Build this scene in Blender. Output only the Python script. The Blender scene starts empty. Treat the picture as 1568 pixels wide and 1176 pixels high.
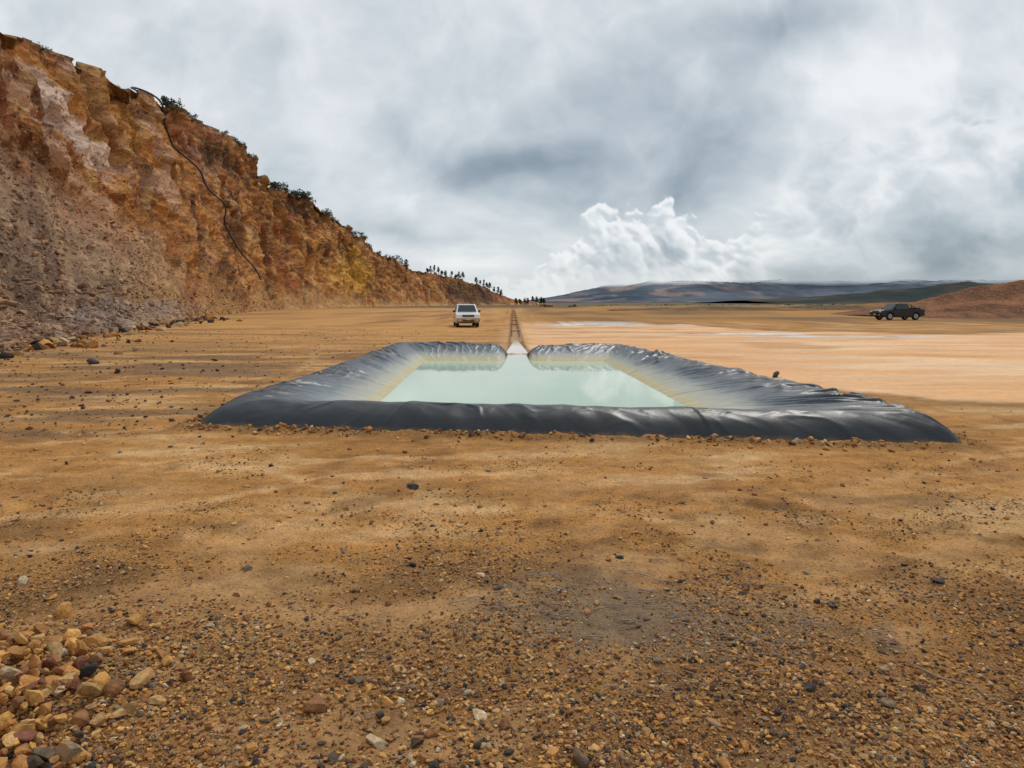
import bpy, bmesh, math, random, time
import numpy as np
from mathutils import Vector, Matrix
T0 = time.time()
def tick(s): print("TICK %s %.1f" % (s, time.time()-T0))

random.seed(7)
rng = np.random.default_rng(7)
scene = bpy.context.scene
CAMH = 2.0

# ------------------------------------------------------------------ noise
_perm = rng.permutation(256).astype(np.int32)
_perm = np.concatenate([_perm, _perm, _perm])
_g = rng.normal(size=(256, 3)).astype(np.float32); _g /= np.linalg.norm(_g, axis=1)[:, None]
_a2 = rng.uniform(0, 6.283, 256); _gx = np.cos(_a2).astype(np.float32); _gy = np.sin(_a2).astype(np.float32)

def perlin(x, y, z=0.0):
    if np.ndim(z) == 0:
        x, y = np.broadcast_arrays(np.asarray(x, np.float64), np.asarray(y, np.float64))
        fx = np.floor(x); fy = np.floor(y)
        xi = fx.astype(np.int32) & 255; yi = fy.astype(np.int32) & 255
        xf = (x-fx).astype(np.float32); yf = (y-fy).astype(np.float32)
        u = xf*xf*xf*(xf*(xf*6-15)+10); v = yf*yf*yf*(yf*(yf*6-15)+10)
        sd = int(abs(float(z))*31.7) & 255
        a = _perm[xi+sd]; b = _perm[xi+1+sd]
        def g(h, p, q): return _gx[h]*p+_gy[h]*q
        x0 = g(_perm[a+yi], xf, yf); x1 = g(_perm[b+yi], xf-1, yf)
        y0 = g(_perm[a+yi+1], xf, yf-1); y1 = g(_perm[b+yi+1], xf-1, yf-1)
        x0 = x0+(x1-x0)*u; y0 = y0+(y1-y0)*u
        return (x0+(y0-x0)*v)*1.4
    x, y, z = np.broadcast_arrays(np.asarray(x, float), np.asarray(y, float), np.asarray(z, float))
    fx = np.floor(x); fy = np.floor(y); fz = np.floor(z)
    xi = fx.astype(np.int32) & 255; yi = fy.astype(np.int32) & 255; zi = fz.astype(np.int32) & 255
    xf = (x-fx).astype(np.float32); yf = (y-fy).astype(np.float32); zf = (z-fz).astype(np.float32)
    u = xf**3*(xf*(xf*6-15)+10); v = yf**3*(yf*(yf*6-15)+10); w = zf**3*(zf*(zf*6-15)+10)
    def g(i, j, k):
        gg = _g[_perm[_perm[_perm[xi+i]+yi+j]+zi+k]]
        return gg[..., 0]*(xf-i) + gg[..., 1]*(yf-j) + gg[..., 2]*(zf-k)
    x00 = g(0,0,0)*(1-u)+g(1,0,0)*u; x10 = g(0,1,0)*(1-u)+g(1,1,0)*u
    x01 = g(0,0,1)*(1-u)+g(1,0,1)*u; x11 = g(0,1,1)*(1-u)+g(1,1,1)*u
    return ((x00*(1-v)+x10*v)*(1-w)+(x01*(1-v)+x11*v)*w)*1.5

def _oct(fn, x, y, z, o, gain, sx, sy):
    s = 0; a = 1.0; f = 1.0; t = 0
    x = np.asarray(x); y = np.asarray(y)
    for i in range(o):
        s = s + a*fn(perlin(x*f+i*sx, y*f+i*sy, z*f+i*3.7))
        t += a; a *= gain; f *= 2.03
    return s/t
def fbm(x, y, z=0.0, o=4, gain=0.5): return _oct(lambda q: q, x, y, z, o, gain, 17.3, 9.1)*1.4
def ridged(x, y, z=0.0, o=4): return _oct(lambda q: 1-2*np.abs(q), x, y, z, o, .5, 11.3, 5.1)
def billow(x, y, z=0.0, o=4, gain=.5): return _oct(lambda q: 2*np.abs(q), x, y, z, o, gain, 5.3, 8.1)

def sst(a, b, x):
    t = np.clip((x-a)/(b-a), 0, 1); return t*t*(3-2*t)

def mixc(c1, c2, t):
    t = np.clip(np.asarray(t), 0, 1)[..., None]
    return np.asarray(c1)*(1-t)+np.asarray(c2)*t

# ------------------------------------------------------------------ mesh helpers
def mesh_obj(name, verts, faces, mats=(), smooth=True, cols=None, parent=None, extra=None):
    verts = np.asarray(verts, dtype=np.float32).reshape(-1, 3)
    faces = np.asarray(faces, dtype=np.int32)
    me = bpy.data.meshes.new(name)
    n = faces.shape[1]
    me.vertices.add(len(verts)); me.vertices.foreach_set("co", verts.ravel())
    me.loops.add(faces.size); me.loops.foreach_set("vertex_index", faces.ravel())
    me.polygons.add(len(faces))
    me.polygons.foreach_set("loop_start", np.arange(0, faces.size, n, dtype=np.int32))
    me.polygons.foreach_set("loop_total", np.full(len(faces), n, dtype=np.int32))
    me.polygons.foreach_set("use_smooth", np.full(len(faces), smooth, dtype=bool))
    me.update(calc_edges=True)
    def addc(nm, c):
        c = np.asarray(c, dtype=np.float32).reshape(len(verts), -1)
        c4 = np.ones((len(verts), 4), dtype=np.float32); c4[:, :c.shape[1]] = c
        at = me.attributes.new(nm, 'FLOAT_COLOR', 'POINT'); at.data.foreach_set("color", c4.ravel())
    if cols is not None: addc("Col", cols)
    if extra:
        for k, v in extra.items(): addc(k, v)
    for m in mats: me.materials.append(m)
    ob = bpy.data.objects.new(name, me); scene.collection.objects.link(ob)
    if parent: ob.parent = parent
    return ob

def grid_faces(nr, nc):
    i = np.arange(nr-1)[:, None]*nc + np.arange(nc-1)[None, :]
    return np.stack([i, i+1, i+nc+1, i+nc], -1).reshape(-1, 4)

# ------------------------------------------------------------------ node helper
class S:
    def __init__(s, nt, sock): s.nt = nt; s.s = sock
    def _m(s, op, o=None, o2=None):
        n = s.nt.nodes.new('ShaderNodeMath'); n.operation = op
        s.nt.links.new(s.s, n.inputs[0])
        for k, q in ((1, o), (2, o2)):
            if q is None: continue
            if isinstance(q, S): s.nt.links.new(q.s, n.inputs[k])
            else: n.inputs[k].default_value = q
        return S(s.nt, n.outputs[0])
    def __add__(s, o): return s._m('ADD', o)
    __radd__ = __add__
    def __mul__(s, o): return s._m('MULTIPLY', o)
    __rmul__ = __mul__
    def __sub__(s, o): return s._m('SUBTRACT', o)
    def __rsub__(s, o): return (s*-1.0)+o
    def clamp(s):
        r = s._m('ADD', 0.0); r.s.node.use_clamp = True; return r

class NT:
    def __init__(s, nt): s.nt = nt
    def n(s, t): return s.nt.nodes.new(t)
    def link(s, a, b): s.nt.links.new(a.s if isinstance(a, S) else a, b)
    def W(s, sock): return S(s.nt, sock)
    def setin(s, inp, v):
        if isinstance(v, S): s.nt.links.new(v.s, inp)
        elif hasattr(v, 'links'): s.nt.links.new(v, inp)
        else: inp.default_value = v
    def noise(s, vec, scale, detail=4, rough=.5, dist=0, col=False):
        n = s.n('ShaderNodeTexNoise'); s.setin(n.inputs['Vector'], vec)
        n.inputs['Scale'].default_value = scale; n.inputs['Detail'].default_value = detail
        n.inputs['Roughness'].default_value = rough; n.inputs['Distortion'].default_value = dist
        return s.W(n.outputs['Color' if col else 'Fac'])
    def vor(s, vec, scale):
        n = s.n('ShaderNodeTexVoronoi'); s.setin(n.inputs['Vector'], vec)
        n.inputs['Scale'].default_value = scale
        return s.W(n.outputs['Distance']), s.W(n.outputs['Color'])
    def ss(s, a, b, v):
        n = s.n('ShaderNodeMapRange'); n.interpolation_type = 'SMOOTHSTEP'
        s.setin(n.inputs['Value'], v); s.setin(n.inputs['From Min'], a); s.setin(n.inputs['From Max'], b)
        return s.W(n.outputs[0])
    def mix(s, f, a, b, mode='MIX'):
        n = s.n('ShaderNodeMix'); n.data_type = 'RGBA'; n.blend_type = mode; n.clamp_factor = True
        s.setin(n.inputs[0], f)
        for k, v in ((6, a), (7, b)):
            if isinstance(v, tuple): n.inputs[k].default_value = (*v, 1) if len(v) == 3 else v
            else: s.setin(n.inputs[k], v)
        return s.W(n.outputs[2])
    def scale(s, vec, sc):
        n = s.n('ShaderNodeVectorMath'); n.operation = 'MULTIPLY'; s.setin(n.inputs[0], vec)
        n.inputs[1].default_value = sc; return s.W(n.outputs[0])
    def ramp(s, f, stops):
        n = s.n('ShaderNodeValToRGB'); s.setin(n.inputs[0], f)
        cr = n.color_ramp
        while len(cr.elements) < len(stops): cr.elements.new(.5)
        for e, (p, c) in zip(cr.elements, stops): e.position = p; e.color = (*c, 1)
        return s.W(n.outputs[0])
    def attr(s, name):
        n = s.n('ShaderNodeAttribute'); n.attribute_name = name; return n
    def grey(s, f):
        n = s.n('ShaderNodeCombineColor')
        for k in range(3): s.link(f, n.inputs[k])
        return s.W(n.outputs[0])
    def sep(s, c):
        n = s.n('ShaderNodeSeparateColor'); s.link(c, n.inputs[0]); return [s.W(n.outputs[i]) for i in range(3)]
    def bump(s, h, strength, dist):
        n = s.n('ShaderNodeBump'); s.setin(n.inputs['Height'], h); s.setin(n.inputs['Strength'], strength)
        n.inputs['Distance'].default_value = dist
        return s.W(n.outputs[0])

def new_mat(name):
    m = bpy.data.materials.new(name); m.use_nodes = True
    t = NT(m.node_tree); p = m.node_tree.nodes['Principled BSDF']
    return m, t, p

def simple_mat(name, col, rough=.5, metal=0, spec=.5, coat=0, var=.12, scale=8):
    m, t, p = new_mat(name)
    tc = t.n('ShaderNodeTexCoord').outputs['Object']
    f = t.noise(tc, scale, 2, .6)
    c = t.mix(1.0, tuple(col), t.grey(f*(2*var)+(1-var)), 'MULTIPLY')
    t.link(c, p.inputs['Base Color'])
    p.inputs['Roughness'].default_value = rough; p.inputs['Metallic'].default_value = metal
    p.inputs['Specular IOR Level'].default_value = spec; p.inputs['Coat Weight'].default_value = coat
    return m

# ------------------------------------------------------------------ layout of the pond
P_OUT = [(-.10, 26.6), (-4.75, 27.0), (-5.12, 10.80), (6.35, 9.35), (4.75, 26.0), (.50, 26.2)]
P_CREST = [(-.22, 25.0), (-4.15, 25.7), (-4.40, 11.40), (5.80, 9.98), (3.95, 25.0), (.60, 24.8)]
P_WATER = [(-.20, 23.5), (-3.0, 23.5), (-2.62, 12.5), (3.40, 11.9), (3.12, 23.2), (.60, 23.4)]
P_BOT = [(-.2, 22.2), (-1.9, 22.2), (-1.5, 13.7), (2.2, 13.3), (2.0, 22.0), (.6, 22.2)]
WZ = -0.03

def sd_poly(x, y, poly):
    d = np.full(x.shape, 1e9); inside = np.zeros(x.shape, bool)
    n = len(poly)
    for i in range(n):
        ax, ay = poly[i]; bx, by = poly[(i+1) % n]
        ex, ey = bx-ax, by-ay
        t = np.clip(((x-ax)*ex+(y-ay)*ey)/(ex*ex+ey*ey), 0, 1)
        d = np.minimum(d, np.hypot(x-ax-t*ex, y-ay-t*ey))
        if abs(ey) > 1e-9:
            c = ((ay > y) != (by > y)) & (x < ex*(y-ay)/ey+ax)
            inside ^= c
    return np.where(inside, -d, d)

def dist_line(x, y, pts):
    d = np.full(x.shape, 1e9)
    for (ax, ay), (bx, by) in zip(pts[:-1], pts[1:]):
        ex, ey = bx-ax, by-ay
        t = np.clip(((x-ax)*ex+(y-ay)*ey)/(ex*ex+ey*ey), 0, 1)
        d = np.minimum(d, np.hypot(x-ax-t*ex, y-ay-t*ey))
    return d

OUTER = [P_OUT[1], P_OUT[2], P_OUT[3], P_OUT[4]]
RUTS = [[(1.9, 6.8), (2.5, 6.55), (3.8, 5.95), (4.6, 5.2), (5.2, 4.2)],
        [(1.0, 5.7), (1.9, 5.5), (3.0, 5.2), (3.8, 4.5), (4.2, 3.6)],
        [(-9, 6.0), (-5, 6.1), (-3, 6.8), (-2, 8.0), (-3.5, 9.4), (-7, 10.6)],
        [(-9, 5.0), (-4.6, 5.2), (-2.2, 6.0), (-.8, 7.2), (-1.5, 8.4)],
        [(-9, 13.2), (-6.2, 13.6), (-5.6, 16), (-6.5, 22), (-9, 32)],
        [(9, 10.5), (6.9, 8.3), (3.5, 7.7), (0, 7.9)],
        [(9, 8.2), (6, 6.6), (3.2, 6.1), (-.5, 6.6), (-4, 8.6)]]

def ground_height(x, y):
    x = np.asarray(x, float); y = np.asarray(y, float)
    near = np.exp(-np.maximum(0, y-8)/25.)
    z = .035*fbm(x*.5, y*.5, 3, 3) + near*((.010+.014*sst(7, 5, y))*fbm(x*2.2, y*2.2, 1, 3)+.013*fbm(x*7, y*7, 2, 3))
    z += .15*np.exp(-((x+2.55)**2/.55+(y-3.2)**2/.9))
    wx = .12*fbm(x*1.3, y*1.3, 7, 2); rn = (.6+.8*fbm(x*3, y*3, 9, 2))
    for k, r in enumerate(RUTS):
        d = dist_line(x+wx, y+wx, r)
        a = .040 if k < 2 else .011
        z += a*(np.exp(-((d-.17)/.08)**2)-.9*np.exp(-(d/.1)**2))*rn
    z += .05*np.exp(-((x-3.35)**2/.05+(y-4.35)**2/.25))
    z += .5*np.exp(-((y-125)/14)**2)*sst(5, 30, x)*(1+.5*fbm(x*.05, y*.05, 4, 2))
    z += .9*np.exp(-((y-210)/25)**2)*sst(0, 40, x)
    z -= 0.0006*np.maximum(0, y-250)
    sd = sd_poly(x, y, OUTER)
    z += np.where(np.abs(sd) < 1.2, np.exp(-((sd-.06)/.16)**2)*(.055+.08*fbm(x*3.5, y*3.5, 8, 4)), 0)
    z = np.where(sd < -.25, z-(.55)*sst(.25, .7, -sd), z)
    cw = .13+.29*sst(36, 27, y)
    d = np.abs(x-.2-.0008*(y-25))
    ch = sst(26, 27.5, y)
    z += ch*(.07*np.exp(-((d-cw-.1)/.09)**2)*(.8+.8*fbm(x*3, y*1.5, 6, 2)) - .13*sst(cw+.04, cw-.06, d))
    return z

# ------------------------------------------------------------------ ground
def axis(a, b, step, far_neg, far_pos, g):
    mid = list(np.arange(a, b, step))
    p = mid[-1]; s = step; pos = []
    while p < far_pos: s *= g; p += s; pos.append(p)
    p = mid[0]; s = step; neg = []
    while p > far_neg: s *= g; p -= s; neg.append(p)
    return np.array(neg[::-1]+mid+pos)
xs = axis(-6, 7, .045, -6000, 6000, 1.06)
ys = []
p = 1.8
while p < 11: ys.append(p); p += .022*max(1, p/4.5)
s = .06
while p < 7000: ys.append(p); s *= 1.035; p += min(s, .012*p) if p < 60 else s
neg = []; p = 1.8; s = .05
while p > -200: s *= 1.15; p -= s; neg.append(p)
ys = np.array(neg[::-1]+ys)
GX, GY = np.meshgrid(xs, ys)
GZ = ground_height(GX, GY)

OCH = (.43, .20, .052); TAN = (.54, .30, .115); BRN = (.26, .115, .033)
PEACH = (.72, .38, .165)
def gravel_field(x, y):
    return fbm(x*.75, y*1.0, 24, 4)
def ground_color(x, y):
    n1 = fbm(x*.35, y*.5, 11, 3); n2 = fbm(x*1.6, y*2.6, 12, 3)
    st = fbm(x*.35+y*.1, y*1.5-x*.25, 14, 4)
    gf = gravel_field(x, y)
    c = mixc(OCH, TAN, sst(-.1, .5, n1*.6+st*.8))
    c = mixc(c, BRN, sst(.05, .6, n2*.6-n1*.5+.25*sst(6, 3, y)))
    c = mixc(c, (.60, .36, .16), .75*sst(.1, .5, st-.3*n2)*sst(4.5, 6, y))
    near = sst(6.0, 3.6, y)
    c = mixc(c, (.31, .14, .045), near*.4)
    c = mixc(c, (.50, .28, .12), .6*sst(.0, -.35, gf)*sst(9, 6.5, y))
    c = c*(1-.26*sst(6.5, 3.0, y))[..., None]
    g = np.exp(-((x-.55-.35*(4.6-y))**2/1.1+(y-4.55)**2/.5))
    g2 = np.exp(-((x-1.35)**2/1.2+(y-4.1)**2/.12))
    gm = sst(.3, .85, g*.9+g2*.6+.45*fbm(x*2.5, y*2.5, 15, 3))
    c = mixc(c, (.13, .10, .072), .7*gm)
    lm = sst(.05, .4, fbm(x*.16, y*.6, 16, 4)+.25*sst(-3, -9, x))*sst(8, 11, y)*sst(45, 22, y)*sst(-3.5, -6, x)
    c = mixc(c, (.15, .09, .052), .75*lm)
    dk = sst(.1, .45, fbm(x*.8, y*1.1, 17, 4))*sst(9, 6, y)
    c = mixc(c, (.15, .075, .028), .65*dk)
    c = mixc(c, (.56, .28, .085), sst(22, 45, y)*sst(6, -2, x)*.85*sst(-.4, .3, n1+.3))
    c = mixc(c, (.25, .12, .045), .65*sst(.05, .35, fbm(x*.06, y*.25, 28, 4))*sst(25, 40, y)*sst(4, -2, x))
    c = mixc(c, (.66, .42, .23), sst(18, 24, y)*sst(-1, .0, x)*sst(2, 1.2, x)*.6*sst(60, 45, y))
    f = np.interp(x, [0, 5, 7.6, 10.3, 27, 60], [27, 19.0, 14.9, 13.3, 12.6, 12.6]); gg = np.interp(x, [.6, 14.7, 18, 27, 60], [62, 60, 46, 42, 52])
    w = fbm(x*.25, y*.5, 18, 4)
    dd = np.minimum((y-f)/f, (gg-y)/gg)+.07*w
    pe = sst(-.03, .03, dd)*sst(.3, .9, x-.2+.2*w)
    pc = mixc(PEACH, (.76, .49, .28), sst(-.3, .5, fbm(x*.1, y*.35, 19, 3)))
    pc = mixc(pc, (.52, .245, .08), .75*sst(.15, .55, fbm(x*.12+5, y*.3, 20, 4)+.3*sst(30, 50, y)))
    c = mixc(c, pc, pe)
    rim = np.exp(-((dd+.05)/.05)**2)*sst(.3, .9, x-.2)
    c = mixc(c, (.2, .11, .045), .5*rim)
    far = sst(58, 75, y)*sst(0, 6, x)
    c = mixc(c, mixc((.42, .20, .05), (.15, .09, .035), sst(-.2, .4, fbm(x*.04, y*.08, 21, 4))), far)
    c = mixc(c, (.105, .085, .045), sst(180, 260, y))
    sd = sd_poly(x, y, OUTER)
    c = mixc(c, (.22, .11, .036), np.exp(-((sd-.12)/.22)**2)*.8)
    wr = .12*fbm(x*1.3, y*1.3, 7, 2); wk = sst(-.3, .3, fbm(x*2, y*2, 22, 3))*.65
    for k, r in enumerate(RUTS):
        d = dist_line(x+wr, y+wr, r)
        c = mixc(c, (.12, .065, .028) if k < 2 else (.58, .36, .165), np.exp(-(d/.13)**2)*wk)
    ch = sst(26, 27.5, y)*np.exp(-((np.abs(x-.2-.0008*(y-25))-.32)/.10)**2)
    c = mixc(c, (.17, .095, .04), .7*ch)
    pd = np.zeros(x.shape); pn = .45*fbm(x*.5, y*1.2, 23, 3)
    for (cx, cy, hx, hy) in [(14.2, 42.5, 5.2, 1.1), (18.5, 39.5, 6, .7), (8.5, 59, 7, 1.6), (3.4, 56, 2.2, .5)]:
        pd = np.maximum(pd, 1-np.hypot((x-cx)/hx, (y-cy)/hy)+pn)
    pd = sst(0, .15, pd)
    wet = np.clip(pe*.6, 0, 1)
    grav = np.clip(sst(9, 4.0, y)*(.42+1.3*gf)+gm*.6+.12, 0, 1)*(1-pe)
    return c, np.stack([pd, wet, grav], -1)
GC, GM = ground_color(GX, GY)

mg, t, p = new_mat("dirt_ground")
pos = t.n('ShaderNodeNewGeometry').outputs['Position']
colA = t.W(t.attr("Col").outputs['Color']); ma = t.attr("Mask")
pud, wet, grav = t.sep(ma.outputs['Color'])
vd, vc = t.vor(pos, 55); vd2, vc2 = t.vor(pos, 130)
r1, r2, r3 = t.sep(vc); q1, q2, q3 = t.sep(vc2)
nf = t.noise(pos, 38, 3, .75); nm = t.noise(pos, 4, 4, .7)
far_n = t.noise(t.scale(pos, (.25, 1, 1)), .6, 4, .75)
var = (nf*1.3+.35)*(nm*1.3+.35)
fv = (var*(far_n*1.0+.5))
fv2 = fv*(1-wet*.9)+wet*.9*(far_n*.7+.62)
base = t.mix(1.0, colA, t.grey(fv2), 'MULTIPLY')
peb = t.ramp(r1, [(0, (.035, .028, .022)), (.2, (.14, .07, .028)), (.45, (.42, .20, .055)), (.65, (.58, .31, .09)), (.82, (.33, .22, .13)), (1, (.62, .46, .28))])
thr = 1.0-.7*grav
pm = t.ss(.45, .3, vd)*t.ss(thr, thr+.02, r2+.1)
peb2 = t.ramp(q1, [(0, (.03, .025, .02)), (.3, (.16, .085, .035)), (.7, (.5, .25, .08)), (1, (.66, .48, .28))])
thr2 = .6-.35*grav
pm2 = t.ss(.5, .35, vd2)*t.ss(thr2, thr2+.02, q2)*.75*(grav*.7+.3)
c = t.mix(pm2*(1-wet*1.6).clamp(), base, peb2)
c = t.mix(pm*(1-wet*1.6).clamp(), c, peb)
c = t.mix(pud, c, (.55, .45, .36))
t.link(c, p.inputs['Base Color'])
t.link((.95-wet*.25)*(1-pud)+pud*.05, p.inputs['Roughness'])
p.inputs['Specular IOR Level'].default_value = .22
h = nf*.4+nm*1.0+(.5-vd)*pm*1.2
t.link(t.bump(h, ((1-pud)*(1-wet*1.5)).clamp(), .035), p.inputs['Normal'])
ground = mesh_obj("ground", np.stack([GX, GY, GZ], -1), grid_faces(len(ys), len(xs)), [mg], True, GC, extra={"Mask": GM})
tick("ground")

# ------------------------------------------------------------------ stones
def ico(sub):
    bm = bmesh.new(); bmesh.ops.create_icosphere(bm, subdivisions=sub, radius=1)
    v = np.array([q.co[:] for q in bm.verts]); f = np.array([[q.index for q in fc.verts] for fc in bm.faces]); bm.free()
    return v, f
def stone_templates(sub, n=14, cut=11, lo=.38, hi=.78):
    v0, f = ico(sub); out = []
    for k in range(n):
        v = v0.copy()
        for _ in range(cut):
            d = rng.normal(size=3); d /= np.linalg.norm(d); lim = rng.uniform(lo, hi)
            pr = v@d; v -= np.maximum(0, pr-lim)[:, None]*d
        v += v*(.07*fbm(v[:, 0]*1.7+k*9, v[:, 1]*1.7, v[:, 2]*1.7, 3))[:, None]
        out.append(v*1.25)
    return out, f
def scatter(name, pos, size, cols, sub, mat, smooth=False, flat=.65):
    tv, f = stone_templates(sub)
    N = len(pos); V = len(tv[0])
    k = rng.integers(0, len(tv), N)
    base = np.array(tv)[k]
    scl = np.stack([rng.uniform(.8, 1.35, N), rng.uniform(.6, 1.0, N), rng.uniform(flat*.7, flat*1.2, N)], -1)*size[:, None]
    base = base*scl[:, None, :]
    a = rng.uniform(0, 2*np.pi, N); ti = rng.normal(0, .35, N)
    ca, sa = np.cos(a), np.sin(a); ct, st_ = np.cos(ti), np.sin(ti)
    x = base[..., 0]*ct[:, None]+base[..., 2]*st_[:, None]; z = -base[..., 0]*st_[:, None]+base[..., 2]*ct[:, None]; y = base[..., 1]
    X = x*ca[:, None]-y*sa[:, None]; Y = x*sa[:, None]+y*ca[:, None]
    verts = np.stack([X, Y, z], -1)+pos[:, None, :]
    faces = (f[None]+(np.arange(N)*V)[:, None, None]).reshape(-1, 3)
    C = np.repeat(cols[:, None, :], V, 1).reshape(-1, 3)
    return mesh_obj(name, verts.reshape(-1, 3), faces, [mat], smooth, C)

ms, t, p = new_mat("stone")
posn = t.n('ShaderNodeNewGeometry').outputs['Position']
ca = t.W(t.attr("Col").outputs['Color'])
n1 = t.noise(posn, 40, 3, .7); n2 = t.noise(posn, 11, 1, .6)
c = t.mix(1.0, ca, t.grey((n1*1.5+.25)*(n2*1.0+.5)), 'MULTIPLY')
bright = t.sep(ca)[0]
c = t.mix(t.ss(.50, .68, n2)*.6*t.ss(.05, .15, bright), c, (.38, .17, .045))
t.link(c, p.inputs['Base Color']); p.inputs['Roughness'].default_value = .85
t.link(t.bump(n1, .8, .012), p.inputs['Normal'])

PAL = np.array([(.04, .032, .028), (.10, .06, .035), (.25, .10, .033), (.42, .18, .045), (.58, .29, .07), (.26, .18, .11), (.56, .42, .26), (.2, .07, .035), (.52, .30, .11)])
def pick(n, w=None):
    w = np.array(w, float) if w is not None else np.ones(len(PAL)); w /= w.sum()
    c = PAL[rng.choice(len(PAL), n, p=w)]*rng.uniform(.7, 1.25, (n, 1)); return c
def place(x, y, s, sink=.25):
    z = ground_height(x, y)+s*.45-s*sink
    return np.stack([x, y, z], -1)
def fan(n, y0, y1, power=1.0):
    y = y0*(y1/y0)**(rng.uniform(0, 1, n)**power)
    x = rng.uniform(-1.05, 1.05, n)*y*.8
    return x, y
x, y = fan(90000, 2.4, 9.8, 1.1)
dens = .26+1.15*gravel_field(x, y)+.5*np.exp(-((x-.6)**2/1.4+(y-4.4)**2/.8))+1.0*np.exp(-((x+2.3)**2/1.6+(y-3.6)**2/1.4))+.5*np.exp(-((x+.2)**2/3+(y-3.4)**2/.5))+.5*np.exp(-((x-3.2)**2/.4+(y-4.3)**2/.8))-.07*(y-4)
kp = (rng.uniform(0, 1, len(x)) < dens) & (sd_poly(x, y, OUTER) > .05)
x, y = x[kp], y[kp]; s = .005+.014*rng.uniform(0, 1, len(x))**3
scatter("gravel", place(x, y, s, .1), s, pick(len(x), [2, 3, 4, 5, 5, 3, 1.5, 1, 5]), 1, ms)
x, y = fan(4600, 2.5, 20, 1.6)
kp = (sd_poly(x, y, OUTER) > .1) & (rng.uniform(0, 1, len(x)) < .4+.8*fbm(x*.9, y*.9, 25, 3)) & ~((x > .5) & (y > 13.0))
x, y = x[kp], y[kp]; s = .012+.024*rng.uniform(0, 1, len(x))**3
scatter("pebbles", place(x, y, s), s, pick(len(x), [2, 3, 4, 5, 5, 2, 1, 1, 4]), 2, ms)
n = 1200
x = -2.68+rng.normal(0, .46, n); y = 3.05+rng.normal(0, .48, n); s = .010+.046*rng.uniform(0, 1, n)**2
hz = .08*rng.uniform(0, 1, n)*np.exp(-((x+2.5)**2+(y-3.2)**2)/.3)
scatter("stone_heap", place(x, y, s, .05)+np.stack([0*x, 0*x, hz], -1), s, pick(n, [.5, 1.2, 4, 8, 10, .4, 1.2, 2, 5]), 2, ms, flat=.8)
n = 4200
seg = rng.integers(0, 3, n)
tt = rng.uniform(0, 1, n); A = np.array(OUTER)[:3][seg]; B = np.array(OUTER)[1:4][seg]
Q = A+(B-A)*tt[:, None]; dirn = B-A; dirn /= np.linalg.norm(dirn, axis=1)[:, None]
nrm = np.stack([dirn[:, 1], -dirn[:, 0]], -1)*-1
nrm *= np.where(((Q-np.array([.2, 17]))*nrm).sum(1) > 0, 1, -1)[:, None]
Q = Q+nrm*(np.abs(rng.normal(0, .17, n)))[:, None]
kp = rng.uniform(0, 1, n) < .55+.9*fbm(Q[:, 0]*.9, Q[:, 1]*.9, 33, 2); Q = Q[kp]; n = len(Q)
s = .012+.040*rng.uniform(0, 1, n)**4
scatter("soil_clods", place(Q[:, 0], Q[:, 1], s, .1), s, pick(n, [.8, 3, 6, 6, 4, 1, .8, 2, 3]), 2, ms)
R = [(-1.08, 7.33, .075, 0), (2.1, 4.47, .035, 0), (2.02, 4.52, .03, 0), (.83, 5.3, .035, 0), (3.4, 13.3, .12, 0), (4.3, 4.35, .05, 3),
     (-.95, 3.35, .06, 2), (.3, 3.0, .05, 1), (-.62, 3.1, .04, 6), (-.4, 4.3, .035, 4), (1.85, 3.35, .035, 5), (3.0, 4.8, .05, 0),
     (6.9, 17.9, .12, 0), (-13.5, 22, .2, 0), (-11, 19, .12, 1), (-10, 23, .11, 0), (-15, 26, .16, 2), (-9.3, 15, .09, 7), (-.55, 6.2, .03, 5)]
R = np.array(R)
scatter("rocks", place(R[:, 0], R[:, 1], R[:, 2], .2), R[:, 2], PAL[R[:, 3].astype(int)], 3, ms, False, .6)
n = 3500
y = 10+rng.uniform(0, 1, n)**1.2*40; x = -5.5-rng.uniform(0, 1, n)**.8*(y*.75-3)
s = .015+.05*rng.uniform(0, 1, n)**5
scatter("scattered_stones", place(x, y, s), s, pick(n, [3, 4, 3, 2, 1, 3, 1, 4, 2])*.85, 1, ms)
tick("stones")

def tube(pts, r, nseg=6):
    pts = np.array(pts, float); V = []; F = []
    for i, q in enumerate(pts):
        d = pts[min(i+1, len(pts)-1)]-pts[max(i-1, 0)]; d /= np.linalg.norm(d)+1e-9
        u = np.cross(d, [0., 0., 1.])
        if np.linalg.norm(u) < 1e-3: u = np.array([1., 0., 0.])
        u = u/np.linalg.norm(u); w = np.cross(d, u)
        rr = r[i] if hasattr(r, '__len__') else r
        for k in range(nseg):
            a = 2*np.pi*k/nseg; V.append(q+rr*(math.cos(a)*u+math.sin(a)*w))
    for i in range(len(pts)-1):
        for k in range(nseg):
            F.append((i*nseg+k, i*nseg+(k+1) % nseg, (i+1)*nseg+(k+1) % nseg, (i+1)*nseg+k))
    return V, F
V = []; F = []
for i in range(150):
    if i < 4: cx, cy, L = [(.38, 4.65, .22), (2.35, 3.55, .4), (2.9, 4.6, .2), (.75, 4.2, .15)][i]
    else: cx, cy, L = .8+rng.normal(0, .8), 4.4+rng.normal(0, .45), rng.uniform(.05, .18)
    a = rng.uniform(-.9, .3) if i != 1 else -.9
    qq = (np.arange(6)/5-.5)*L; xx = cx+qq*math.cos(a)+rng.normal(0, .05, 6)*L; yy = cy+qq*math.sin(a)+rng.normal(0, .05, 6)*L
    pts = np.stack([xx, yy, ground_height(xx, yy)+.012+rng.uniform(0, .008, 6)], -1)
    v, f = tube(pts, np.linspace(.0050, .0022, 6)*(1.2 if i < 4 else .8)); o = len(V); V += v; F += [tuple(j+o for j in q) for q in f]
mesh_obj("twigs", V, F, [simple_mat("dry_wood", (.28, .22, .17), .9, var=.4)])

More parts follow.
